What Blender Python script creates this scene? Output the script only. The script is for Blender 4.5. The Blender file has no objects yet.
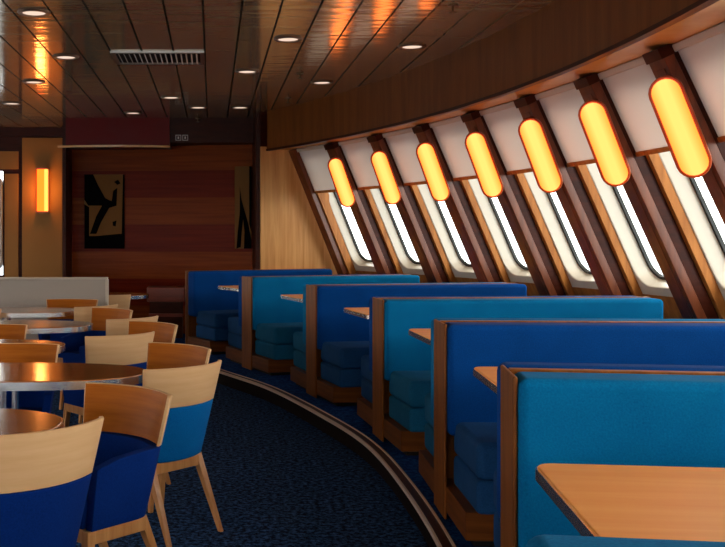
import bpy, bmesh, math, random
from mathutils import Matrix, Vector
random.seed(4)
C = bpy.context.scene.collection
R_ = math.radians
CX, CY = -12.25, 5.3            # centre of the plan arc the lounge front follows
CEIL = 2.82; PLAT = 0.12; WTOP = 2.38; RW = 14.66; SL = 0.47; RF = 14.38
CAMZ = 1.38

def pol(r, deg, z=0.0):
    a = R_(deg)
    return Vector((CX + r*math.cos(a), CY + r*math.sin(a), z))
def srgb(r, g, b):
    f = lambda c: (c/255/12.92) if c/255 <= .04045 else ((c/255+.055)/1.055)**2.4
    return (f(r), f(g), f(b), 1)

# ------------------------------------------------------------------ materials
def mat(name, col, rough=.5, spec=.5, metal=0, **k):
    m = bpy.data.materials.new(name); m.use_nodes = True
    b = m.node_tree.nodes['Principled BSDF']
    b.inputs['Base Color'].default_value = col
    b.inputs['Roughness'].default_value = rough
    b.inputs['Specular IOR Level'].default_value = spec
    b.inputs['Metallic'].default_value = metal
    for kk, v in k.items(): b.inputs[kk.replace('_', ' ')].default_value = v
    return m
def nodes(m):
    nt = m.node_tree
    return nt, nt.nodes, nt.links, nt.nodes['Principled BSDF']
def ramp(N, c0, c1, p0=.3, p1=.7):
    r = N.new('ShaderNodeValToRGB')
    r.color_ramp.elements[0].color = c0; r.color_ramp.elements[0].position = p0
    r.color_ramp.elements[1].color = c1; r.color_ramp.elements[1].position = p1
    return r
def coords(N, L, scale, kind='Object'):
    t = N.new('ShaderNodeTexCoord'); mp = N.new('ShaderNodeMapping')
    mp.inputs['Scale'].default_value = scale
    L.new(t.outputs[kind], mp.inputs['Vector'])
    return mp
def bump(N, L, b, src, strength=.1, dist=.01):
    bp = N.new('ShaderNodeBump'); bp.inputs['Strength'].default_value = strength; bp.inputs['Distance'].default_value = dist
    L.new(src, bp.inputs['Height']); L.new(bp.outputs['Normal'], b.inputs['Normal'])
def wood(name, c0, c1, scale=(2, 2, 40), rough=.35, spec=.5, coat=0.0):
    """scale: small along the grain, large across it"""
    m = mat(name, c0, rough, spec)
    nt, N, L, b = nodes(m)
    mp = coords(N, L, scale)
    n = N.new('ShaderNodeTexNoise'); n.inputs['Scale'].default_value = 1.0; n.inputs['Detail'].default_value = 6; n.inputs['Roughness'].default_value = .6
    n.inputs['Distortion'].default_value = .3
    L.new(mp.outputs[0], n.inputs['Vector'])
    r = ramp(N, c0, c1, .32, .68)
    L.new(n.outputs['Fac'], r.inputs['Fac']); L.new(r.outputs[0], b.inputs['Base Color'])
    b.inputs['Coat Weight'].default_value = coat; b.inputs['Coat Roughness'].default_value = .12
    bump(N, L, b, n.outputs['Fac'], .06, .004)
    return m
def fabric(name, c0, c1, sc=180):
    m = mat(name, c0, .9, .1)
    nt, N, L, b = nodes(m)
    mp = coords(N, L, (1, 1, 1))
    n = N.new('ShaderNodeTexNoise'); n.inputs['Scale'].default_value = sc; n.inputs['Detail'].default_value = 2
    n2 = N.new('ShaderNodeTexNoise'); n2.inputs['Scale'].default_value = 5; n2.inputs['Detail'].default_value = 3
    mx = N.new('ShaderNodeMath'); mx.operation = 'MULTIPLY_ADD'; mx.inputs[1].default_value = .6
    L.new(mp.outputs[0], n.inputs['Vector']); L.new(mp.outputs[0], n2.inputs['Vector'])
    L.new(n.outputs['Fac'], mx.inputs[0]); 
    ms = N.new('ShaderNodeMath'); ms.operation = 'MULTIPLY'; ms.inputs[1].default_value = .4
    L.new(n2.outputs['Fac'], ms.inputs[0]); L.new(ms.outputs[0], mx.inputs[2])
    r = ramp(N, c0, c1, .3, .7)
    L.new(mx.outputs[0], r.inputs['Fac']); L.new(r.outputs[0], b.inputs['Base Color'])
    bump(N, L, b, n.outputs['Fac'], .25, .002)
    return m
def emit(name, col, strength):
    m = bpy.data.materials.new(name); m.use_nodes = True
    nt = m.node_tree; nt.nodes.clear()
    e = nt.nodes.new('ShaderNodeEmission'); e.inputs[0].default_value = col; e.inputs[1].default_value = strength
    o = nt.nodes.new('ShaderNodeOutputMaterial'); nt.links.new(e.outputs[0], o.inputs[0])
    return m

TEAL = fabric('teal_fabric', srgb(0, 96, 148), srgb(2, 122, 178))
NAVY = fabric('navy_fabric', srgb(0, 56, 122), srgb(2, 72, 148))
STEAL = fabric('teal_seat_fabric', srgb(22, 86, 124), srgb(34, 112, 152))
SNAVY = fabric('navy_seat_fabric', srgb(24, 62, 108), srgb(36, 84, 136))
CTEAL = fabric('chair_teal_fabric', srgb(0, 92, 160), srgb(4, 112, 184))
CNAVY = fabric('chair_navy_fabric', srgb(0, 34, 100), srgb(4, 46, 122))
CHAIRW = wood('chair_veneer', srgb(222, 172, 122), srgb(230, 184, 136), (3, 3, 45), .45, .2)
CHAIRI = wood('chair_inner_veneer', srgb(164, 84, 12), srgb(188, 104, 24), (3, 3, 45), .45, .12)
LEGW = wood('chair_leg_wood', srgb(186, 120, 66), srgb(214, 156, 98), (30, 30, 3), .35)
BOOTHW = wood('booth_oak', srgb(112, 60, 18), srgb(150, 86, 30), (30, 30, 2.5), .45, .2)
PLINTHW = wood('plinth_oak', srgb(96, 48, 14), srgb(132, 72, 24), (2, 2, 35), .45, .2)
TABLEW = wood('booth_table_wood', srgb(244, 150, 66), srgb(252, 174, 90), (1.5, 18, 18), .38, .4)
TABLER = wood('lounge_table_wood', srgb(150, 84, 38), srgb(186, 112, 56), (1.5, 18, 18), .16, .6, .6)
OAK = wood('end_wall_oak', srgb(208, 140, 74), srgb(238, 180, 112), (14, 14, .9), .45, .2)
OAKR = wood('reveal_oak', srgb(150, 88, 36), srgb(190, 122, 58), (18, 18, 2), .45, .2)
POSTW = wood('post_walnut', srgb(92, 42, 20), srgb(128, 66, 34), (20, 20, 2), .35, .4, .1)
SOFW = wood('soffit_oak', srgb(236, 164, 90), srgb(248, 192, 120), (3, 3, 3), .22, .8)
FASW = wood('fascia_walnut', srgb(116, 60, 16), srgb(140, 78, 26), (10, 10, 1.2), .45, .2)
DARK = mat('dark_toe', srgb(14, 10, 8), .7)
BLACK = mat('black_rubber', srgb(12, 12, 12), .5)
DKWOOD = wood('dark_trim_wood', srgb(52, 18, 8), srgb(74, 28, 12), (4, 4, 20), .4, .15)
CREAM = mat('cream_moulding', srgb(206, 196, 180), .35, .5)
CHROME = mat('polished_metal', (.95, .95, .95, 1), .22, .5, 1)
METAL = mat('brushed_metal', (.55, .5, .45, 1), .3, .5, 1)
GREYP = mat('partition_grey', srgb(178, 164, 152), .55)
GREYT = mat('partition_trim', srgb(206, 190, 172), .4)
TAN = mat('tan_panel', srgb(176, 122, 62), .5, .2)
RED = mat('red_lacquer', srgb(112, 8, 8), .3, .12)
RISER = mat('dark_riser', srgb(20, 8, 5), .6, .1)
NOSE = mat('nosing_wood', srgb(70, 30, 20), .4, .2)
NOSEM = mat('nosing_metal', srgb(250, 222, 200), .35, .5, .2)
WHITE = mat('white_plastic', srgb(225, 220, 212), .4)
OUTER = mat('hull_white', srgb(215, 215, 215), .5)

def banded():
    m = mat('banded_veneer', srgb(90, 36, 16), .3, .5)
    nt, N, L, b = nodes(m)
    mp = coords(N, L, (1, 1, 1))
    sp = N.new('ShaderNodeSeparateXYZ'); L.new(mp.outputs[0], sp.inputs[0])
    a = N.new('ShaderNodeMath'); a.operation = 'ADD'; a.inputs[1].default_value = -.822+.69*4; L.new(sp.outputs['Z'], a.inputs[0])
    d = N.new('ShaderNodeMath'); d.operation = 'DIVIDE'; d.inputs[1].default_value = .69; L.new(a.outputs[0], d.inputs[0])
    f = N.new('ShaderNodeMath'); f.operation = 'FRACT'; L.new(d.outputs[0], f.inputs[0])
    g = N.new('ShaderNodeMath'); g.operation = 'LESS_THAN'; g.inputs[1].default_value = .5; L.new(f.outputs[0], g.inputs[0])
    mp2 = coords(N, L, (1.2, 1.2, 30))
    n = N.new('ShaderNodeTexNoise'); n.inputs['Scale'].default_value = 1; n.inputs['Detail'].default_value = 5; L.new(mp2.outputs[0], n.inputs['Vector'])
    r0 = ramp(N, srgb(106, 28, 10), srgb(130, 40, 16)); r1 = ramp(N, srgb(126, 52, 16), srgb(152, 70, 24))
    L.new(n.outputs['Fac'], r0.inputs[0]); L.new(n.outputs['Fac'], r1.inputs[0])
    mx = N.new('ShaderNodeMix'); mx.data_type = 'RGBA'
    L.new(g.outputs[0], mx.inputs['Factor']); L.new(r0.outputs[0], mx.inputs['A']); L.new(r1.outputs[0], mx.inputs['B'])
    L.new(mx.outputs['Result'], b.inputs['Base Color'])
    b.inputs['Specular IOR Level'].default_value = .05; b.inputs['Roughness'].default_value = .25
    return m
BAND = banded()

def carpet():
    m = mat('navy_carpet', srgb(8, 20, 48), .95, .1)
    nt, N, L, b = nodes(m)
    mp = coords(N, L, (1, 1, 1))
    v = N.new('ShaderNodeTexNoise'); v.inputs['Scale'].default_value = 38; v.inputs['Detail'].default_value = 4; v.inputs['Roughness'].default_value = .75
    L.new(mp.outputs[0], v.inputs['Vector'])
    r = ramp(N, srgb(4, 16, 42), srgb(72, 122, 186), .44, .72)
    L.new(v.outputs['Fac'], r.inputs[0]); L.new(r.outputs[0], b.inputs['Base Color'])
    bump(N, L, b, v.outputs['Fac'], .6, .01)
    return m
CARPET = carpet()
def carpet2():
    m = CARPET.copy(); m.name = 'blue_carpet'
    for n in m.node_tree.nodes:
        if n.type == 'VALTORGB':
            n.color_ramp.elements[0].color = srgb(8, 44, 110); n.color_ramp.elements[1].color = srgb(40, 110, 190)
    return m
CARPETB = carpet2()

def ceilmat():
    m = mat('ceiling_lacquer', srgb(190, 162, 124), .11, 1.0, .5)
    nt, N, L, b = nodes(m)
    mp = coords(N, L, (1.1, 9, 1))
    n = N.new('ShaderNodeTexNoise'); n.inputs['Scale'].default_value = 1.0; n.inputs['Detail'].default_value = 3; L.new(mp.outputs[0], n.inputs['Vector'])
    r = ramp(N, srgb(204, 176, 138), srgb(226, 198, 158)); L.new(n.outputs['Fac'], r.inputs[0]); L.new(r.outputs[0], b.inputs['Base Color'])
    bump(N, L, b, n.outputs['Fac'], .3, .012)
    return m
CEILM = ceilmat()

def glassmat():
    m = bpy.data.materials.new('window_glass'); m.use_nodes = True
    nt = m.node_tree; nt.nodes.clear()
    t = nt.nodes.new('ShaderNodeBsdfTransparent'); t.inputs[0].default_value = (.96, .98, .97, 1)
    g = nt.nodes.new('ShaderNodeBsdfGlossy'); g.inputs['Roughness'].default_value = .02
    mx = nt.nodes.new('ShaderNodeMixShader'); o = nt.nodes.new('ShaderNodeOutputMaterial')
    mx.inputs[0].default_value = .05; nt.links.new(t.outputs[0], mx.inputs[1]); nt.links.new(g.outputs[0], mx.inputs[2]); nt.links.new(mx.outputs[0], o.inputs[0])
    return m
GLASS = glassmat()
def blindmat():
    m = bpy.data.materials.new('blind_cloth'); m.use_nodes = True
    nt = m.node_tree; nt.nodes.clear()
    d = nt.nodes.new('ShaderNodeBsdfDiffuse'); d.inputs[0].default_value = srgb(236, 230, 228)
    t = nt.nodes.new('ShaderNodeBsdfTranslucent'); t.inputs[0].default_value = srgb(226, 216, 208)
    mx = nt.nodes.new('ShaderNodeMixShader'); mx.inputs[0].default_value = .5; o = nt.nodes.new('ShaderNodeOutputMaterial')
    nt.links.new(d.outputs[0], mx.inputs[1]); nt.links.new(t.outputs[0], mx.inputs[2]); nt.links.new(mx.outputs[0], o.inputs[0])
    return m
BLIND = blindmat()
def lensmat():
    m = bpy.data.materials.new('amber_lens'); m.use_nodes = True
    nt = m.node_tree; nt.nodes.clear(); N = nt.nodes; L = nt.links
    mp = coords(N, L, (1, 1, 1)); sp = N.new('ShaderNodeSeparateXYZ'); L.new(mp.outputs[0], sp.inputs[0])
    a = N.new('ShaderNodeMath'); a.operation = 'ABSOLUTE'; L.new(sp.outputs['X'], a.inputs[0])
    r = N.new('ShaderNodeMapRange'); r.inputs['From Min'].default_value = .02; r.inputs['From Max'].default_value = .08
    r.inputs['To Min'].default_value = 0; r.inputs['To Max'].default_value = 1
    L.new(a.outputs[0], r.inputs['Value'])
    mx = N.new('ShaderNodeMix'); mx.data_type = 'RGBA'; mx.inputs['A'].default_value = (4.6, 1.12, .26, 1); mx.inputs['B'].default_value = (3.0, .55, .04, 1)
    L.new(r.outputs[0], mx.inputs['Factor'])
    e = N.new('ShaderNodeEmission'); L.new(mx.outputs['Result'], e.inputs[0]); e.inputs[1].default_value = LAMP_E
    o = N.new('ShaderNodeOutputMaterial'); L.new(e.outputs[0], o.inputs[0])
    return m
LAMP_E = .8
LENS = lensmat()
AMBER = mat('amber_backplate', srgb(190, 84, 20), .3, .5)
DOWN = emit('downlight_lens', (1, .74, .58, 1), 1.0)
SCON = emit('sconce_glow', (1, .11, .008, 1), 4.0)
SCONB = emit('sconce_tube', (1, .3, .05, 1), 3.2)

# ------------------------------------------------------------------ mesh helpers
def addbox(bm, x0, x1, y0, y1, z0, z1, M=None, mi=0):
    vs = [bm.verts.new(Vector(p) if M is None else M @ Vector(p)) for p in
          ((x0,y0,z0),(x1,y0,z0),(x1,y1,z0),(x0,y1,z0),(x0,y0,z1),(x1,y0,z1),(x1,y1,z1),(x0,y1,z1))]
    for f in ((0,3,2,1),(4,5,6,7),(0,1,5,4),(1,2,6,5),(2,3,7,6),(3,0,4,7)):
        bm.faces.new([vs[i] for i in f]).material_index = mi
def hexa(bm, pts, mi=0):
    vs = [bm.verts.new(p) for p in pts]
    for f in ((0,3,2,1),(4,5,6,7),(0,1,5,4),(1,2,6,5),(2,3,7,6),(3,0,4,7)):
        bm.faces.new([vs[i] for i in f]).material_index = mi
def prism(bm, outline, z0, z1, M=None, mi=0, scale0=1.0):
    T = (lambda p: Vector(p)) if M is None else (lambda p: M @ Vector(p))
    a = [bm.verts.new(T((x*scale0, y*scale0, z0))) for x, y in outline]
    b = [bm.verts.new(T((x, y, z1))) for x, y in outline]
    n = len(a)
    bm.faces.new(list(reversed(a))).material_index = mi; bm.faces.new(b).material_index = mi
    for i in range(n):
        bm.faces.new((a[i], a[(i+1)%n], b[(i+1)%n], b[i])).material_index = mi
def cyl(bm, x, y, z0, z1, r0, r1=None, n=20, M=None, mi=0):
    r1 = r0 if r1 is None else r1
    T = (lambda p: Vector(p)) if M is None else (lambda p: M @ Vector(p))
    a = [bm.verts.new(T((x+r0*math.cos(2*math.pi*i/n), y+r0*math.sin(2*math.pi*i/n), z0))) for i in range(n)]
    b = [bm.verts.new(T((x+r1*math.cos(2*math.pi*i/n), y+r1*math.sin(2*math.pi*i/n), z1))) for i in range(n)]
    bm.faces.new(list(reversed(a))).material_index = mi; bm.faces.new(b).material_index = mi
    for i in range(n):
        bm.faces.new((a[i], a[(i+1)%n], b[(i+1)%n], b[i])).material_index = mi
def arcband(bm, r0, r1, z0, z1, a0, a1, n=48, mi=0, s0=0.0, s1=0.0):
    """swept block along the plan arc: r0..r1, z0..z1"""
    rings = []
    for i in range(n+1):
        a = a0+(a1-a0)*i/n
        rings.append([bm.verts.new(p) for p in (pol(r0+s0, a, z0), pol(r1+s0, a, z0), pol(r1+s1, a, z1), pol(r0+s1, a, z1))])
    for i in range(n):
        for k in range(4):
            bm.faces.new((rings[i][k], rings[i][(k+1)%4], rings[i+1][(k+1)%4], rings[i+1][k])).material_index = mi
    bm.faces.new(rings[0]).material_index = mi; bm.faces.new(list(reversed(rings[-1]))).material_index = mi
def rrect(hx, hy0, hy1, r, n=6):
    pts = []
    for cx, cy, a0 in ((hx-r, hy1-r, 0), (-hx+r, hy1-r, 90), (-hx+r, hy0+r, 180), (hx-r, hy0+r, 270)):
        for i in range(n+1):
            a = R_(a0+90*i/n); pts.append((cx+r*math.cos(a), cy+r*math.sin(a)))
    return pts
def obj(name, bm, m, parent=None, bev=0, seg=2, smooth=False, M=None):
    bmesh.ops.recalc_face_normals(bm, faces=bm.faces)
    me = bpy.data.meshes.new(name); bm.to_mesh(me); bm.free()
    for x in (m if isinstance(m, (list, tuple)) else [m]): me.materials.append(x)
    o = bpy.data.objects.new(name, me); C.objects.link(o)
    if parent: o.parent = parent
    if M is not None: o.matrix_world = M
    if bev:
        b = o.modifiers.new('bevel', 'BEVEL'); b.width = bev; b.segments = seg; b.limit_method = 'ANGLE'; b.angle_limit = R_(40)
        smooth = True
    if smooth:
        for p in me.polygons: p.use_smooth = True
        me.set_sharp_from_angle(angle=R_(48)) if not bev else None
        if bev:
            w = o.modifiers.new('wn', 'WEIGHTED_NORMAL'); w.keep_sharp = True
    return o
def box(name, dims, m, parent=None, bev=0, seg=2):
    bm = bmesh.new(); addbox(bm, *dims); return obj(name, bm, m, parent, bev, seg)
def tag(o, label, cat, group=None):
    o['label'] = label; o['category'] = cat
    if group: o['group'] = group
    return o
def thing(name, label, cat, loc=(0,0,0), rz=0, group=None, M=None):
    o = bpy.data.objects.new(name, None); C.objects.link(o)
    o.empty_display_size = .1
    if M is not None: o.matrix_world = M
    else: o.location = loc; o.rotation_euler = (0, 0, rz)
    return tag(o, label, cat, group)
def struct(name, bm, m, **k):
    o = obj(name, bm, m, **k); o['kind'] = 'structure'; return o
def dup(root, label, M=None, loc=None, rz=0, swap=None):
    r = root.copy(); C.objects.link(r); r['label'] = label
    if M is not None: r.matrix_world = M
    else: r.location = loc; r.rotation_euler = (0, 0, rz)
    for ch in list(root.children):
        c = ch.copy(); C.objects.link(c); c.parent = r
        if swap: swapmat(c, swap)
        for g in ch.children:
            d = g.copy(); C.objects.link(d); d.parent = c
            if swap: swapmat(d, swap)
    return r
def swapmat(o, sw):
    key = o.name.split('.')[0]
    if key in sw:
        o.material_slots[0].link = 'OBJECT'; o.material_slots[0].material = sw[key]

# ------------------------------------------------------------------ setting
bm = bmesh.new(); addbox(bm, -8, 3.2, -5.2, 14.2, -.1, 0); struct('floor', bm, CARPET)

# raised platform under the booths, its edge following the measured curve
kerb = [(-2.6, -2.6), (-1.0, -.9), (-.05, .4), (.36, 1.4), (.68, 2.6), (.86, 3.4), (.94, 4.04), (.975, 5.0), (.948, 6.0), (.80, 6.9), (.49, 8.2), (.10, 9.2), (-.42, 10.5), (-1.0, 11.6), (-1.75, 12.85)]
def spline(pts, n=8):
    out = []
    P = [pts[0]]+pts+[pts[-1]]
    for i in range(1, len(P)-2):
        p0, p1, p2, p3 = [Vector(q) for q in P[i-1:i+3]]
        for k in range(n):
            t = k/n
            out.append(.5*((2*p1)+(p2-p0)*t+(2*p0-5*p1+4*p2-p3)*t*t+(3*p1-p0-3*p2+p3)*t**3))
    out.append(Vector(pts[-1])); return out
ks = spline(kerb)
def offs(pts, d):
    o = []
    for i, p in enumerate(pts):
        a = pts[max(0, i-1)]; b = pts[min(len(pts)-1, i+1)]
        t = (b-a).normalized(); o.append(p+Vector((t.y, -t.x))*d)   # + = to the right (platform side)
    return o
def strip(bm, L0, L1, z0, z1, mi=0):
    rings = [[bm.verts.new((a.x, a.y, z0)), bm.verts.new((b.x, b.y, z0)), bm.verts.new((b.x, b.y, z1)), bm.verts.new((a.x, a.y, z1))] for a, b in zip(L0, L1)]
    for i in range(len(rings)-1):
        for k in range(4): bm.faces.new((rings[i][k], rings[i][(k+1)%4], rings[i+1][(k+1)%4], rings[i+1][k])).material_index = mi
    bm.faces.new(rings[0]).material_index = mi; bm.faces.new(list(reversed(rings[-1]))).material_index = mi
bm = bmesh.new()
far = [Vector((3.3, p.y)) for p in ks]
strip(bm, offs(ks, .035), far, 0.002, PLAT)
struct('floor_platform', bm, CARPETB)
bm = bmesh.new()
strip(bm, ks, offs(ks, .035), 0.001, PLAT-.012, 0)
strip(bm, offs(ks, -.02), offs(ks, .048), PLAT-.012, PLAT+.004, 1)
strip(bm, offs(ks, -.024), offs(ks, -.013), PLAT-.014, PLAT+.008, 2)
strip(bm, offs(ks, .030), offs(ks, .042), PLAT, PLAT+.008, 2)
struct('trim_1', bm, [RISER, NOSE, NOSEM])

# ceiling planks
bm = bmesh.new()
x = -.057-.246*32
while x < 3.3:
    addbox(bm, x+.007, x+.239, -5.2, 14.2, CEIL, CEIL+.02, mi=0); x += .246
addbox(bm, -8, 3.4, -5.2, 14.2, CEIL+.012, CEIL+.06, mi=1)
struct('ceiling', bm, [CEILM, DARK])

EA = 26.3; WA = -48
# fascia and soffit over the windows
bm = bmesh.new(); arcband(bm, RF, RF+.03, WTOP, CEIL+.01, WA, EA, 96)
struct('fascia_panel', bm, FASW, smooth=True).name = 'trim_2'
bm = bmesh.new(); arcband(bm, RF-.012, RF+.034, WTOP-.02, WTOP+.004, WA, EA, 96); struct('trim_3', bm, DKWOOD, smooth=True)
bm = bmesh.new(); arcband(bm, RF+.02, RW+.3, WTOP+.005, WTOP+.03, WA, EA, 96); struct('trim_4', bm, SOFW, smooth=True)

def Rr(z): return RW+SL*(WTOP-z)
def frame(deg, z=WTOP, slope=SL, dn=0.0, r=None):
    a = R_(deg); er = Vector((math.cos(a), math.sin(a), 0)); T = Vector((-math.sin(a), math.cos(a), 0))
    S = (er*slope-Vector((0,0,1))).normalized(); Nn = (er+Vector((0,0,slope))).normalized()
    o = pol(Rr(z) if r is None else r, deg, z)+Nn*dn
    # right handed: X=-T, Y=S, Z=N
    M = Matrix.Identity(4)
    for i in range(3): M[i][0] = -T[i]; M[i][1] = S[i]; M[i][2] = Nn[i]; M[i][3] = o[i]
    if M.to_3x3().determinant() < 0:
        for i in range(3): M[i][0] = T[i]
    return M
K = math.sqrt(1+SL*SL)      # slant length per metre of height
DA = 3.68
posts = [.2+DA*k for k in range(-1, 7)]      # the first stands just out of frame
hb = math.tan(R_(DA/2))
def hw(s): return hb*(RW+SL*s/K)              # half width of a bay at slant s
SB = (WTOP-PLAT)*K
# lower wall under the windows
bm = bmesh.new()
arcband(bm, Rr(PLAT)+.14, Rr(PLAT)+.38, PLAT-.1, .955, WA, EA, 90, 0, .05, -SL*(.955-PLAT))
struct('wall_right', bm, [OAKR])
# continuing window band behind the camera (never seen directly)
bm = bmesh.new(); arcband(bm, Rr(1.02)+.03, Rr(1.02)+.22, .95, 1.02, WA, posts[0], 40); struct('trim_5', bm, CREAM)
bm = bmesh.new(); arcband(bm, Rr(1.0)+.2, Rr(1.0)+.205, 1.0, WTOP, WA, posts[0], 40, 0, 0, -SL*1.38); struct('window_20', bm, GLASS)
bm = bmesh.new()
for i in range(1, 12):
    d = posts[0]-DA*i
    M = frame(d); addbox(bm, -.07, .07, 0, SB-1.0, -.02, .14, M)
struct('trim_6', bm, POSTW)
# unseen room shell, port side and aft, window openings sized to admit fill daylight
bm = bmesh.new()
addbox(bm, -8.1, -8, -5.2, 14.2, 0, .9); addbox(bm, -8.1, -8, -5.2, 14.2, 2.0, CEIL)
for y in range(-5, 14, 2): addbox(bm, -8.1, -8, y-.3, y+.3, .9, 2.0)
struct('wall_left', bm, TAN)
bm = bmesh.new()
addbox(bm, -8, -2.2, -5.3, -5.2, 0, .7); addbox(bm, -8, -2.2, -5.3, -5.2, 2.3, CEIL)
for k in range(9): addbox(bm, -8+.7*k, -7.82+.7*k, -5.3, -5.2, .7, 2.3)  # mullions added to stripe the reflections in the table edges
struct('wall_front', bm, TAN)

# posts
for i, d in enumerate(posts):
    M = frame(d)
    bm = bmesh.new()
    addbox(bm, -.09, .09, 0, SB, -.06, .0, M, 0)       # walnut face
    addbox(bm, -.055, .055, 0.1, SB, -.066, -.06, M, 2)  # raised inset strip
    addbox(bm, -.085, .085, 0, SB, .0, .075, M, 3); addbox(bm, -.12, .12, .02, SB, .075, .18, M, 1)        # dark spacer standing in for the post's shaded side, then oak reveal
    addbox(bm, -.095, .095, -.01, .05, -.072, .02, M, 3)  # head cap
    struct('trim_%d' % (10+i), bm, [POSTW, OAKR, POSTW, DKWOOD], bev=.004, seg=1)
M = frame(posts[-1]+DA); bm = bmesh.new(); addbox(bm, -.03, .10, 0, SB, -.03, .14, M, 0); addbox(bm, .06, .125, .02, SB, .035, .18, M, 1); struct('trim_28', bm, [POSTW, OAKR], bev=.004, seg=1)
# windows and blinds of each bay
mids = [p+DA/2 for p in posts]
def loop_extrude(bm, inner, outer, z0, z1, M):
    """plate with a hole: inner/outer outlines of the same count"""
    n = len(inner)
    r = [[bm.verts.new(M @ Vector((x, y, z))) for x, y in pts] for pts, z in ((inner, z1), (inner, z0), (outer, z0), (outer, z1))]
    for j in range(4):
        A, B = r[j], r[(j+1) % 4]
        for i in range(n): bm.faces.new((A[i], A[(i+1)%n], B[(i+1)%n], B[i]))
def trapezoid_like(inner, s0, s1, grow):
    """outer outline matched point by point to a rounded inner one"""
    out = []
    xm = max(p[0] for p in inner); ym0 = min(p[1] for p in inner); ym1 = max(p[1] for p in inner); ymid = (ym0+ym1)/2
    for x, y in inner:
        s = s1 if y > ymid else s0
        out.append(((1 if x > 0 else -1)*(hw(s)-grow), s))
    return out
blind0 = None
ordn = ['fourth', 'fifth', 'sixth', 'seventh', 'eighth']
nb = len(mids)
for i, d in enumerate(mids):
    last = i == nb-1
    M = frame(d)
    s1 = (WTOP-.96)*K
    inner = rrect(.36, .18, s1, .13)
    outer = trapezoid_like(inner, .0, (WTOP-.86)*K, .05)
    root = bpy.data.objects.new('window_%d' % (i+1), None); C.objects.link(root); root['kind'] = 'structure'; root.matrix_world = M
    I = Matrix.Identity(4)
    bm = bmesh.new(); loop_extrude(bm, inner, outer, .13, .27, I); obj('window_frame', bm, CREAM, root, bev=.012, seg=2)
    g0 = rrect(.337, .2, s1-.023, .11); g1 = rrect(.361, .178, s1+.001, .131)
    bm = bmesh.new(); loop_extrude(bm, g0, g1, .24, .262, I); obj('gasket', bm, BLACK, root)
    bm = bmesh.new(); prism(bm, rrect(.345, .19, s1-.012, .115), .250, .256); obj('pane', bm, GLASS, root)
names = {0: 'pale roller blind at the right edge of the photo, above the nearest window',
 1: 'pale roller blind half lowered between the two lamps nearest the camera',
 2: 'pale roller blind between the second and third lamps counted from the camera',
 3: 'pale roller blind between the third and fourth lamps counted from the camera',
 4: 'pale roller blind between the fourth and fifth lamps counted from the camera',
 5: 'pale roller blind between the fifth and sixth lamps counted from the camera',
 6: 'pale roller blind between the two lamps farthest from the camera',
 7: 'pale roller blind in the last bay, against the light oak end wall'}
for i, d in enumerate(mids):
    M = frame(d)
    if blind0 is None:
        t = thing('roller_blind', names[i], 'blind', group='roller blinds over the windows', M=M)
        bm = bmesh.new(); pts = [(-hw(.04)+.08, .04), (hw(.04)-.08, .04), (hw(.55)-.08, .55), (-hw(.55)+.08, .55)]
        prism(bm, pts, .022, .026); obj('cloth', bm, BLIND, t)
        bm = bmesh.new(); addbox(bm, -hw(.55)+.08, hw(.55)-.08, .545, .575, .012, .036); obj('bottom_rail', bm, OAKR, t, bev=.005)
        bm = bmesh.new(); addbox(bm, -hw(0)+.08, hw(0)-.08, .002, .045, .0, .06); obj('head_rail', bm, CREAM, t, bev=.008)
        blind0 = t
    else: dup(blind0, names[i], M=M)
# wall lamps
lampn = ['amber capsule wall lamp on the window post nearest the camera, the largest of the lamps',
 'amber capsule wall lamp on the second window post from the camera', 'amber capsule wall lamp on the third window post from the camera',
 'amber capsule wall lamp on the middle window post, fourth from either end', 'amber capsule wall lamp on the third window post from the oak end wall',
 'amber capsule wall lamp on the second window post from the oak end wall', 'amber capsule wall lamp on the window post next to the oak end wall, the smallest']
def stadium(w, L, n=10):
    r = w/2; pts = []
    for i in range(n+1): a = math.pi*i/n; pts.append((r*math.cos(a), L-r+r*math.sin(a)))
    for i in range(n+1): a = math.pi+math.pi*i/n; pts.append((r*math.cos(a), r+r*math.sin(a)))
    return pts
LS = 1
lamp0 = None
for i, d in enumerate(posts[1:]):
    M = frame(d, 2.255, .40, -.115, Rr(2.255))
    M = M @ Matrix.Translation((LS*.08, 0, 0)) @ Matrix.Rotation(LS*R_(-62), 4, 'Y')
    if lamp0 is None:
        t = thing('wall_lamp', lampn[i], 'wall lamp', group='amber wall lamps on the window posts', M=M)
        bm = bmesh.new(); prism(bm, stadium(.174, .565), -.03, .055); bp = obj('backplate', bm, AMBER, t, bev=.006)
        bm = bmesh.new()
        prev = None; n = 7
        for k in range(n+1):
            a = math.pi/2*k/n; w = .132-.064+.064*math.cos(a)*1.0; 
            out = stadium(max(.142*math.cos(a), .004), .535-(.142-max(.142*math.cos(a), .004)))
            off = (.142-max(.142*math.cos(a), .004))/2
            ring = [bm.verts.new((x, y+off+.015, -.03-.045*math.sin(a))) for x, y in out]
            if prev:
                for q in range(len(ring)): bm.faces.new((prev[q], prev[(q+1)%len(ring)], ring[(q+1)%len(ring)], ring[q]))
            else: bm.faces.new(ring)
            prev = ring
        bm.faces.new(prev); obj('lens', bm, LENS, t, smooth=True)
        box('bracket', (-.02, .05, .06, .1, .055, .10), AMBER, t); box('bracket', (-.02, .07, .42, .46, .055, .12), AMBER, t)
        lamp0 = t
    else: dup(lamp0, lampn[i], M=M)

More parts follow.
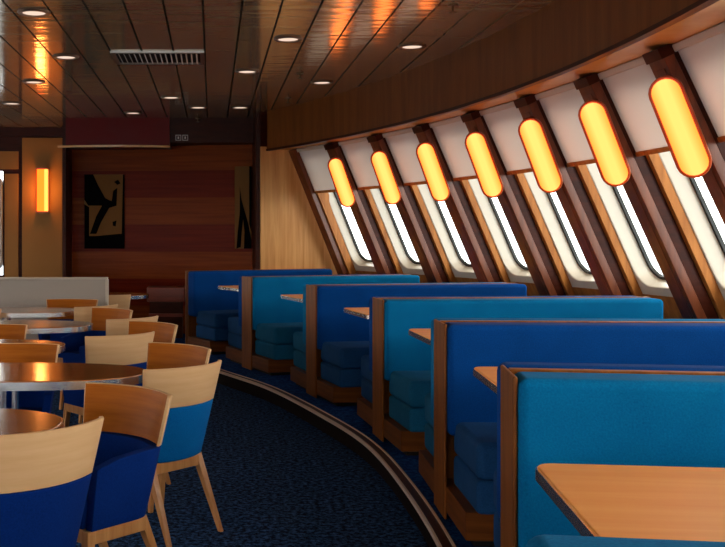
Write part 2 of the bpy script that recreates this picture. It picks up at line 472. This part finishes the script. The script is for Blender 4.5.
# light oak end wall, radial, and its return towards the veneered wall
a = R_(EA); er = Vector((math.cos(a), math.sin(a), 0)); T = Vector((-math.sin(a), math.cos(a), 0))
p0 = pol(14.30, EA); p1 = pol(Rr(0)+.22, EA); pt = pol(Rr(WTOP+.03)+.22, EA, WTOP+.03); q0 = p0+Vector((0,0,WTOP+.03))
bm = bmesh.new()
hexa(bm, [p0+Vector((0,0,0)), p1, p1+T*.09, p0+T*.09, q0, pt, pt+T*.09, q0+T*.09])
q0 = p0+Vector((0,0,WTOP+.03)); q1 = p1+Vector((0,0,WTOP+.03)); up = Vector((0,0,CEIL-WTOP-.03))
struct('wall_end', bm, OAK)
bm = bmesh.new(); hexa(bm, [q0, q1, q1+T*.09, q0+T*.09, q0+up, q1+up, q1+T*.09+up, q0+T*.09+up]); struct('trim_29', bm, DKWOOD)
bm = bmesh.new(); addbox(bm, p0.x-.06, p0.x, p0.y+.02, 12.9, 0, CEIL); struct('trim_30', bm, DKWOOD)
# far wall, gently bowed, banded veneer
bm = bmesh.new(); prev = None
NS = 24
for i in range(NS+1):
    u = i/NS; x = -1.81+2.41*u; y = 12.86-.30*u*u
    v = [bm.verts.new((x, y, 0)), bm.verts.new((x, y+.1, 0)), bm.verts.new((x, y+.1, CEIL)), bm.verts.new((x, y, CEIL))]
    if prev:
        for k in range(4): bm.faces.new((prev[k], prev[(k+1)%4], v[(k+1)%4], v[k]))
    else: bm.faces.new(v)
    prev = v
bm.faces.new(prev)
struct('wall_back', bm, BAND, smooth=True)
def bowy(x): u = (x+1.9)/2.5; return 12.86-.30*u*u
bm = bmesh.new(); addbox(bm, -1.80, -.52, 12.3, 12.84, 2.475, CEIL+.01); struct('trim_31', bm, RED)
bm = bmesh.new(); addbox(bm, -.52, .60, 12.34, 12.84, 2.52, CEIL+.01); struct('trim_32', bm, DKWOOD)
bm = bmesh.new()
pts = [(-1.9, 12.3)]+[(-1.9+1.38*k/12, 12.3-.10*math.sin(math.pi*k/12)) for k in range(1, 12)]+[(-.52, 12.3)]
prism(bm, pts, 2.455, 2.48); struct('trim_33', bm, SOFW)
# left back wall, deeper
bm = bmesh.new()
Y = 13.4
addbox(bm, -8, -3.95, Y, Y+.1, 0, CEIL); addbox(bm, -2.80, -1.86, Y, Y+.1, 0, CEIL)
addbox(bm, -3.95, -2.80, Y, Y+.1, 0, .84); addbox(bm, -3.95, -2.80, Y, Y+.1, 2.24, CEIL)
addbox(bm, -1.84, -1.80, 12.3, Y, 0, CEIL)
addbox(bm, -8, -1.84, Y-.06, Y, 2.70, CEIL)
struct('wall_rear_left', bm, DKWOOD)
bm = bmesh.new(); addbox(bm, -2.54, -2.0, Y-.035, Y, .1, 2.68); struct('trim_34', bm, TAN, bev=.006)
bm = bmesh.new(); addbox(bm, -2.775, -2.59, Y-.03, Y, .1, 2.20); struct('trim_35', bm, TAN, bev=.006)
bm = bmesh.new(); addbox(bm, -3.9, -2.59, Y-.03, Y, 2.26, 2.50); struct('trim_36', bm, TAN, bev=.006)
root = bpy.data.objects.new('window_21', None); C.objects.link(root); root['kind'] = 'structure'
Mw = Matrix(((1,0,0,-3.37),(0,0,1,Y-.02),(0,1,0,0),(0,0,0,1))); root.matrix_world = Mw
inn = rrect(.52, .92, 2.16, .14); out = [(x*1.09, 1.54+(y-1.54)*1.07) for x, y in inn]
bm = bmesh.new(); loop_extrude(bm, inn, out, -.03, .1, Matrix.Identity(4)); obj('window_frame', bm, CREAM, root, bev=.01)
bm = bmesh.new(); prism(bm, inn, .05, .056); obj('pane', bm, GLASS, root)
# wall sconce
t = thing('wall_sconce', 'rectangular amber wall sconce on the tan panel at the back left', 'wall lamp', (-2.26, Y-.036, 1.675))
box('backplate', (-.075, .075, -.012, 0, 0, .60), METAL, t)
box('diffuser', (-.066, .03, -.075, -.012, .02, .58), SCON, t)
box('tube', (.032, .07, -.085, -.012, .02, .58), SCONB, t)
box('top_cap', (-.08, .08, -.09, 0, .58, .60), AMBER, t); box('bottom_cap', (-.08, .08, -.09, 0, 0, .02), AMBER, t)
pl = bpy.data.lights.new('sconce_light', 'POINT'); pl.energy = 5; pl.color = (1, .42, .1); pl.shadow_soft_size = .06
po = bpy.data.objects.new('sconce_light', pl); C.objects.link(po); po.parent = t; po.location = (0, -.2, .3)
# pictures
def picture(name, label, loc, rz, w, h, shapes):
    t = thing(name, label, 'picture', loc, rz)
    box('canvas', (0, w, 0, .03, 0, h), mat('canvas_tan', srgb(140, 98, 56), .7, .04), t)
    bm = bmesh.new()
    for sh in shapes: prism(bm, [(x*w, y*h) for x, y in sh], .0005, .004, Matrix(((1,0,0,0),(0,0,-1,0),(0,1,0,0),(0,0,0,1))))
    obj('painted_shapes', bm, mat('ink_black', srgb(8, 6, 6), .7, .04), t)
    return t
picture('abstract_picture', 'tall abstract picture of black shapes on tan, at the left of the veneered wall', (-1.635, bowy(-1.4)-.04, 1.205), 0, .515, .95, [
  [(0,1),(.22,1),(.34,.86),(.52,.68),(.68,.64),(.72,.78),(.82,.82),(.80,.58),(.62,.55),(.42,.36),(.30,.2),(.14,.2),(.3,.44),(.44,.58),(.1,.58),(0,.66)],
  [(0,0),(1,0),(1,.2),(.86,.2),(.3,.17),(.12,.17),(.12,.56),(0,.60)], [(.93,.2),(1,.2),(1,1),(.96,1)], [(.74,.9),(.84,.93),(.9,.88),(.82,.86)], [(.70,.36),(.80,.38),(.78,.30),(.71,.31)]])
picture('abstract_picture', 'narrow abstract picture of a black angular form, near the oak end wall', (.285, bowy(.5)-.05, 1.21), R_(-4), .21, 1.03, [
  [(.30,.76),(.40,.60),(.62,.44),(.82,.30),(1,.1),(1,0),(.55,0),(.58,.2),(.5,.36),(.42,.2),(.36,.02),(.1,0),(.18,.2),(.3,.44)], [(.86,.3),(1,.2),(1,1),(.86,1)]])
# small notice on the bulkhead
t = thing('wall_notice', 'tiny notice of two outlined squares on the dark bulkhead', 'sign', (-.45, 12.338, 2.545))
for k in range(2):
    bm = bmesh.new(); x = k*.085
    for a_ in ((x, x+.07, 0, .008), (x, x+.07, .062, .07), (x, x+.008, 0, .07), (x+.062, x+.07, 0, .07)): addbox(bm, a_[0], a_[1], -.006, 0, a_[2], a_[3])
    addbox(bm, x+.025, x+.045, -.005, 0, .02, .05)
    obj('square_outline', bm, WHITE, t)
# low cabinet
t = thing('low_cabinet', 'low reddish-brown wooden cabinet against the veneered wall, left of the farthest booth', 'cabinet', (-.56, 12.3, PLAT+.006))
CABW = wood('cabinet_wood', srgb(122, 46, 28), srgb(148, 62, 38), (3, 3, 26), .35)
box('body', (-.2, .2, -.14, .14, 0, .44), DKWOOD, t); box('top', (-.23, .23, -.17, .15, .44, .62), CABW, t, .01)
box('shelf', (-.21, .21, -.165, -.14, .26, .30), CABW, t)
# low partition
t = thing('low_partition', 'pale grey low partition behind the lounge tables', 'partition', (-2.6, 9.6, 0))
box('panel', (-1.6, 1.58, -.03, .03, 0, .955), GREYP, t); box('top_cap', (-1.6, 1.6, -.04, .04, .955, .975), GREYT, t, .004); box('end_cap', (1.58, 1.605, -.04, .04, 0, .955), GREYT, t, .004)

# ------------------------------------------------------------------ ceiling fittings
def ceilpt(px, py):
    d = (CEIL-CAMZ)*1000/(235-py); return Vector(((px-212)*d/1000, d, CEIL))
t0 = None
dl = [(247,71,'round downlight in the ceiling, to the right of the ceiling vent'), (288,38.5,'round downlight in the ceiling right of the vent and nearer than it'),
 (171,97,'round downlight in the ceiling just beyond the ceiling vent'), (133,112.5,'round downlight in the ceiling in front of the red bulkhead'),
 (198,107,'round downlight left of the pair nearest the dark bulkhead'), (240,107,'round downlight right of the pair nearest the dark bulkhead'),
 (412,46,'round downlight in the ceiling nearest the curved walnut fascia'), (322,82,'round downlight in the ceiling close to the far stretch of the curved fascia'),
 (34,12,'round downlight nearest the camera, at the top left of the ceiling'), (66,56.5,'round downlight beside the sconce reflection in the ceiling'),
 (34,81.5,'round downlight within the sconce reflection in the ceiling'), (12,103,'round downlight at the far left of the ceiling, above the rear window')]
for px, py, lab in dl:
    p = ceilpt(px, py)
    if t0 is None:
        t0 = thing('downlight', lab, 'ceiling light', p, 0, 'recessed downlights')
        bm = bmesh.new(); n = 28
        rings = [[bm.verts.new((r*math.cos(2*math.pi*k/n), r*math.sin(2*math.pi*k/n), z)) for k in range(n)] for r, z in ((.075, .002), (.078, -.012), (.1, -.012), (.108, -.002), (.108, .004))]
        for A, B in zip(rings, rings[1:]):
            for k in range(n): bm.faces.new((A[k], A[(k+1)%n], B[(k+1)%n], B[k]))
        obj('trim_ring', bm, mat('bronze_ring', srgb(120, 92, 72), .35, .4, .6), t0, smooth=True)
        bm = bmesh.new(); cyl(bm, 0, 0, -.006, .0015, .074, n=28); obj('lens', bm, DOWN, t0)
    else: dup(t0, lab, loc=p)
s0 = None; SPK = mat('aged_brass', srgb(96, 74, 52), .4, .4, .8)
for px, py, lab in [(300,73,'small ceiling sprinkler right of the round downlights, mid ceiling'), (288,98,'small ceiling sprinkler beside the far end of the fascia'),
                    (453,5,'small ceiling sprinkler at the top of the photo above the fascia'), (198,118,'small ceiling sprinkler just in front of the dark bulkhead')]:
    p = ceilpt(px, py)
    if s0 is None:
        s0 = thing('sprinkler', lab, 'sprinkler', p, 0, 'ceiling sprinklers')
        bm = bmesh.new(); cyl(bm, 0, 0, -.008, 0, .034, n=18); obj('rosette', bm, SPK, s0)
        bm = bmesh.new(); cyl(bm, 0, 0, -.045, -.008, .008, n=10); obj('stem', bm, SPK, s0)
        bm = bmesh.new(); addbox(bm, -.026, .026, -.008, .008, -.049, -.045); addbox(bm, -.008, .008, -.026, .026, -.049, -.045); obj('deflector', bm, SPK, s0)
    else: dup(s0, lab, loc=p)
t = thing('ceiling_vent', 'rectangular slatted vent in the planked ceiling', 'vent', (-.43, 8.1, CEIL))
bm = bmesh.new()
for b_ in ((-.37,.37,-.27,-.235), (-.37,.37,.235,.27), (-.37,-.335,-.235,.235), (.335,.37,-.235,.235)): addbox(bm, *b_, -.014, .002)
obj('frame', bm, METAL, t)
box('backing', (-.335, .335, -.235, .235, -.003, -.001), DARK, t)
for k in range(16):
    bm = bmesh.new(); x = -.31+.041*k; M = Matrix.Translation((x, 0, -.008)) @ Matrix.Rotation(R_(50), 4, 'Y'); addbox(bm, -.014, .014, -.232, .232, -.0015, .0015, M); obj('slat', bm, METAL, t)

# ------------------------------------------------------------------ booths
RB = 13.30; HB = .862; BL = 1.76; RO = {1: .02, 4: -.04, 5: -.08, 6: -.06}
def mkbooth(lab, deg, near, farc, single=False, dr=0, ro=0):
    t = thing('booth_bench', lab, 'booth seat', pol(RB+ro, deg, PLAT+.006), R_(deg+dr), 'booth benches along the windows')
    yb = .035 if single else .085
    bm = bmesh.new(); addbox(bm, 0, .013, -.0 if single else -.175, yb, .0, HB); addbox(bm, .013, BL, -.022, .022, .14, HB); obj('wood_panel', bm, BOOTHW, t, bev=.004, seg=1)
    for sgn, m in ((-1, near), (1, farc)):
        if single and sgn > 0: continue
        ys = sorted((sgn*(.023 if sgn < 0 else .087), sgn*.2)); box('backrest', (.014 if sgn < 0 and not single else .001, BL, ys[0], ys[1], .37, HB-.002), m, t, .028, 4)
        ys = sorted((sgn*.14, sgn*.64)); box('seat', (.045, BL, ys[0], ys[1], .282, .435), STEAL if m is TEAL else SNAVY, t, .03, 4)
        ys = sorted((sgn*.14, sgn*.63)); box('seat_base', (.045, BL, ys[0], ys[1], .145, .282), STEAL if m is TEAL else SNAVY, t, .022, 3)
    if not single: box('backrest_core', (.014, BL, .022, .0865, .37, HB-.012), farc, t)
    yr = .03 if single else .585
    box('plinth', (.01, BL, -.585, yr, .03, .145), PLINTHW, t, .004, 1)
    box('toe_kick', (.05, BL, -.55, yr-.03 if not single else .03, 0, .03), DARK, t)
    return t
bl = ['teal booth bench at the bottom right edge, only its rounded top in view', 'teal-faced booth bench nearest the camera whose full backrest shows, behind the large table',
 'navy-faced booth bench second in the row from the camera', 'teal-faced booth bench third in the row from the camera', 'navy-faced booth bench fourth in the row from the camera',
 'teal-faced booth bench second from the far end of the row', 'navy booth bench at the far end of the row, against the oak end wall']
ba = [-17.3+7.1*k for k in range(7)]; ba[0] = -18.2; TW = {0: 10, 1: 1.5, 2: 0.5}; TWT = {0: 7.3, 1: 2}
for i, d in enumerate(ba):
    odd = i % 2 == 1
    mkbooth(bl[i], d, TEAL if odd else NAVY, NAVY if odd else TEAL, i == 6, TW.get(i, 0), RO.get(i, 0))
# booth tables
tl = ['light wood booth table nearest the camera, large in the lower right corner', 'light wood booth table peeking out between the nearest two full booth backs',
 'booth table corner between the second and third booth backs from the camera', 'booth table corner between the third and fourth booth backs from the camera',
 'booth table corner in front of the teal booth second from the far end', 'booth table end in front of the farthest navy booth']
bt = None
order = [1, 0, 2, 3, 4, 5]
for i in range(6):
    d = (ba[i]+ba[i+1])/2; loc = pol(RB, d, PLAT+.006)
    if bt is None:
        bt = thing('booth_table', tl[i], 'table', loc, R_(d+TWT.get(i, 0)), 'booth tables along the windows')
        o = [(1.72, -.33), (1.72, .33)]; ts = .075
        for cy_, a0 in ((.33-.045, 90), (-.33+.045, 180)):
            for k in range(7): aa = R_(a0+90*k/6); o.append((ts+.045+.045*math.cos(aa), cy_+.045*math.sin(aa)))
        bm = bmesh.new(); prism(bm, o, .690, .718); obj('tabletop', bm, TABLEW, bt, bev=.003, seg=1)
        oi = [(x if x > 1 else .1+(x-.1)*1.0, y) for x, y in o]
        bm = bmesh.new(); prism(bm, [((x-.9)*1.004+.9, y*1.01) for x, y in oi], 0.686, .713); e = obj('edge_band', bm, CHROME, bt)
        bm = bmesh.new(); cyl(bm, .85, 0, .015, .690, .035); obj('pedestal', bm, METAL, bt, smooth=True)
        bm = bmesh.new(); cyl(bm, .85, 0, 0, .015, .2, .19, 28); obj('base', bm, METAL, bt, smooth=True)
    else: dup(bt, tl[i], loc=loc, rz=R_(d+TWT.get(i, 0)))

# ------------------------------------------------------------------ lounge chairs
def plan(n=14, arm=.22, r=.262):
    """U outline, back at +Y, open to -Y; list of (point, arc parameter in degrees or arm)"""
    R = [((r, -arm), -1), ((r, -arm/2), -.5), ((r, .02), -.2), ((r-.002, .07), -.1), ((r-.012, .11), 0)]
    m = 11
    B = [((.235-.47*i/(m-1), .205-.07*((.235-.47*i/(m-1))/.235)**2), .5) for i in range(m)]
    P = [(Vector(p), a) for p, a in R]+[(Vector(p), a) for p, a in B]+[(Vector((-p[0], p[1])), a) for p, a in reversed(R)]
    return P
ZB, ZM, ZT = .345, .60, .785
def sc(z): return .76+.24*(z-ZB)/(ZT-ZB)
def offp(P, i, d):
    a = P[max(0, i-1)][0]; b = P[min(len(P)-1, i+1)][0]; t = (b-a).normalized()
    return P[i][0]+Vector((-t.y, t.x))*d      # inwards
def shell_mesh(i0, i1, zlo, zhi, th, P, inner=0):
    bm = bmesh.new(); rings = []
    for i in range(i0, i1+1):
        o = P[i][0]; q = offp(P, i, th); z1 = zhi(P[i][1], o); z0 = zlo
        zm = (z0+z1)/2
        f = lambda v, z: bm.verts.new((v.x*sc(z), v.y*sc(z)+(z-ZB)*.12, z))
        rings.append([f(o, z0), f(o, zm), f(o, z1), f(q, z1), f(q, zm), f(q, z0)])
    for A, B in zip(rings, rings[1:]):
        for k in range(6): bm.faces.new((A[k], A[(k+1)%6], B[(k+1)%6], B[k]))
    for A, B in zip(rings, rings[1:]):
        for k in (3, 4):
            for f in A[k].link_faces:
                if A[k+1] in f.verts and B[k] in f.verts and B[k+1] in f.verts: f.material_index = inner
    bm.faces.new(rings[0]); bm.faces.new(list(reversed(rings[-1])))
    return bm
def mkchair():
    t = thing('tub_chair', '', 'chair', group='lounge tub chairs')
    P = plan(); n = len(P)
    def top(a, o): 
        return ZM if a >= -.25 else (.59 if a == -.5 else .565)
    obj('shell', shell_mesh(0, n-1, ZB, top, .045, P), CNAVY, t, bev=.012, seg=2)
    lo, hi = 4, n-5
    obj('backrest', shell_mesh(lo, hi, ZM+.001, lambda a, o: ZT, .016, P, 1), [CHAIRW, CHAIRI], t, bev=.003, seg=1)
    # seat cushion
    z0, z1 = ZB+.005, .455
    pts = [offp(P, i, .047) for i in range(n)]
    pts[0].y -= .02; pts[-1].y -= .02
    bm = bmesh.new(); a = [bm.verts.new((p.x*sc(z0), p.y*sc(z0), z0)) for p in pts]; b = [bm.verts.new((p.x*sc(z1), p.y*sc(z1)+(z1-ZB)*.12, z1)) for p in pts]
    bm.faces.new(list(reversed(a))); bm.faces.new(b)
    for i in range(n): bm.faces.new((a[i], a[(i+1)%n], b[(i+1)%n], b[i]))
    obj('seat_cushion', bm, CNAVY, t, bev=.015, seg=2)
    bm = bmesh.new(); addbox(bm, -.19, .19, -.17, -.145, .295, ZB); addbox(bm, -.14, .14, .105, .13, .295, ZB); addbox(bm, -.19, -.165, -.145, .10, .295, ZB); addbox(bm, .165, .19, -.145, .10, .295, ZB)
    obj('rail', bm, LEGW, t, bev=.003, seg=1)
    for sx, sy in ((1,1), (-1,1), (1,-1), (-1,-1)):
        bm = bmesh.new()
        tx, ty = sx*(.15 if sy > 0 else .175), (.10 if sy > 0 else -.16); bx, by = sx*(.165 if sy > 0 else .195), (.245 if sy > 0 else -.195)
        w, v = .019, .011
        hexa(bm, [Vector((bx-v, by-v, 0)), Vector((bx+v, by-v, 0)), Vector((bx+v, by+v, 0)), Vector((bx-v, by+v, 0)), Vector((tx-w, ty-w, ZB)), Vector((tx+w, ty-w, ZB)), Vector((tx+w, ty+w, ZB)), Vector((tx-w, ty+w, ZB))])
        obj('leg', bm, LEGW, t, bev=.003, seg=1)
    return t
# (x, y, facing direction in degrees, colour, label)
G = 'lounge tub chairs'
chairs = [
 (-.65, 3.23, 133, 'n', 'navy tub chair nearest the camera, seen from behind at the bottom left corner'),
 (-.445, 3.73, 226, 'n', 'navy tub chair facing left, its inner backrest showing, beside the nearest chair'),
 (-.25, 4.70, 136, 't', 'brighter blue tub chair by the aisle with a long slim leg on the carpet'),
 (-.65, 6.14, 128, 'n', 'tub chair seen from behind, its broad pale back rising beyond the large oval table'),
 (-.30, 5.24, 224, 'n', 'tub chair with dark inner backrest just behind the brighter blue chair'),
 (-.52, 6.62, 224, 'n', 'tub chair with reddish inner backrest by the aisle, second behind the brighter blue chair'),
 (-.69, 7.32, 136, 'n', 'tub chair with narrow pale back, just left of the reddish-backed aisle chair'),
 (-.92, 7.9, 226, 'n', 'tub chair with brown inner backrest, right of the second farthest white table edge'),
 (-1.10, 8.52, 140, 'n', 'tub chair showing only a thin pale top strip below the partition end'),
 (-1.31, 9.04, 262, 'n', 'tub chair with dark red inner backrest right in front of the pale grey partition'),
 (-1.06, 10.12, 92, 'n', 'tub chair standing past the right end of the pale grey partition'),
 (-1.06, 5.24, 275, 'n', 'tub chair facing the camera across the large oval table, at the left edge'),
 (-1.45, 6.42, 275, 'n', 'tub chair at the left edge, behind the middle table'),
 (-1.92, 7.84, 275, 'n', 'tub chair at the left edge of which only a sliver shows, farthest left'),
]
ch0 = mkchair()
for i, (x, y, f, c, lab) in enumerate(chairs):
    rz = R_(f+90)       # local front is -Y
    if i == 0: ch0.location = (x, y, .002); ch0.rotation_euler = (0, 0, rz); ch0['label'] = lab
    else: dup(ch0, lab, loc=(x, y, .002), rz=rz, swap={'shell': CTEAL, 'seat_cushion': CTEAL} if c == 't' else None)

# oval lounge tables
def oval(a, b, n=56, p=2.5):
    o = []
    for i in range(n):
        t = 2*math.pi*i/n; c, s = math.cos(t), math.sin(t)
        o.append((a*math.copysign(abs(c)**(2/p), c), b*math.copysign(abs(s)**(2/p), s)))
    return o
tabs = [(-1.15, 3.40, 'polished oval table at the left edge, mostly hidden by the nearest chair'),
 (-.95, 4.68, 'large polished oval table with a shiny striped edge, nearest fully visible'),
 (-1.5, 5.82, 'polished oval table third from the pale partition, just behind the large one'),
 (-1.5, 7.18, 'polished oval table second from the pale partition, a bright glint along its edge'),
 (-1.76, 8.52, 'polished oval table nearest the pale partition, just in front of it'),
 (-1.32, 10.8, 'oval table behind the partition, showing only glints of its edge')]
lt = None
for x, y, lab in tabs:
    if lt is None:
        lt = thing('oval_table', lab, 'table', (x, y, .002), 0, 'oval lounge tables')
        bm = bmesh.new(); prism(bm, oval(.635, .325), .70, .74); obj('tabletop', bm, TABLER, lt, bev=.004, seg=1)
        bm = bmesh.new(); prism(bm, oval(.642, .332), .700, .736); obj('edge_band', bm, CHROME, lt, smooth=True)
        for s in (-1, 1):
            bm = bmesh.new(); cyl(bm, s*.03, 0, .015, .70, .018, n=16); obj('pole', bm, CHROME, lt, smooth=True)
        bm = bmesh.new(); cyl(bm, 0, 0, 0, .016, .24, .23, 32); obj('base', bm, METAL, lt, smooth=True)
    else: dup(lt, lab, loc=(x, y, .002))

# ------------------------------------------------------------------ world and camera
w = bpy.data.worlds.new('overcast'); bpy.context.scene.world = w; w.use_nodes = True
nt = w.node_tree; N = nt.nodes; L = nt.links
bg = N['Background']; tc = N.new('ShaderNodeTexCoord'); sp = N.new('ShaderNodeSeparateXYZ'); L.new(tc.outputs['Generated'], sp.inputs[0])
mr = N.new('ShaderNodeMapRange'); mr.inputs['From Min'].default_value = -.3; mr.inputs['From Max'].default_value = .5; L.new(sp.outputs['Z'], mr.inputs['Value'])
r = ramp(N, (.36, .42, .46, 1), (1, .97, .92, 1), .30, .42); L.new(mr.outputs[0], r.inputs[0])
L.new(r.outputs[0], bg.inputs[0]); bg.inputs[1].default_value = 6.5

cam = bpy.data.cameras.new('camera'); co = bpy.data.objects.new('camera', cam); C.objects.link(co)
co.location = (0, 0, CAMZ); co.rotation_euler = (math.pi/2, 0, 0)
cam.sensor_fit = 'HORIZONTAL'; cam.sensor_width = 36; cam.lens = 1000/725*36
cam.shift_x = (362.5-212)/725; cam.shift_y = -(273.5-235)/725
cam.clip_start = .05
sc_ = bpy.context.scene; sc_.camera = co
vs = sc_.view_settings; vs.view_transform = 'Standard'; vs.look = 'None'; vs.gamma = 1; vs.use_curve_mapping = False; vs.exposure = 0
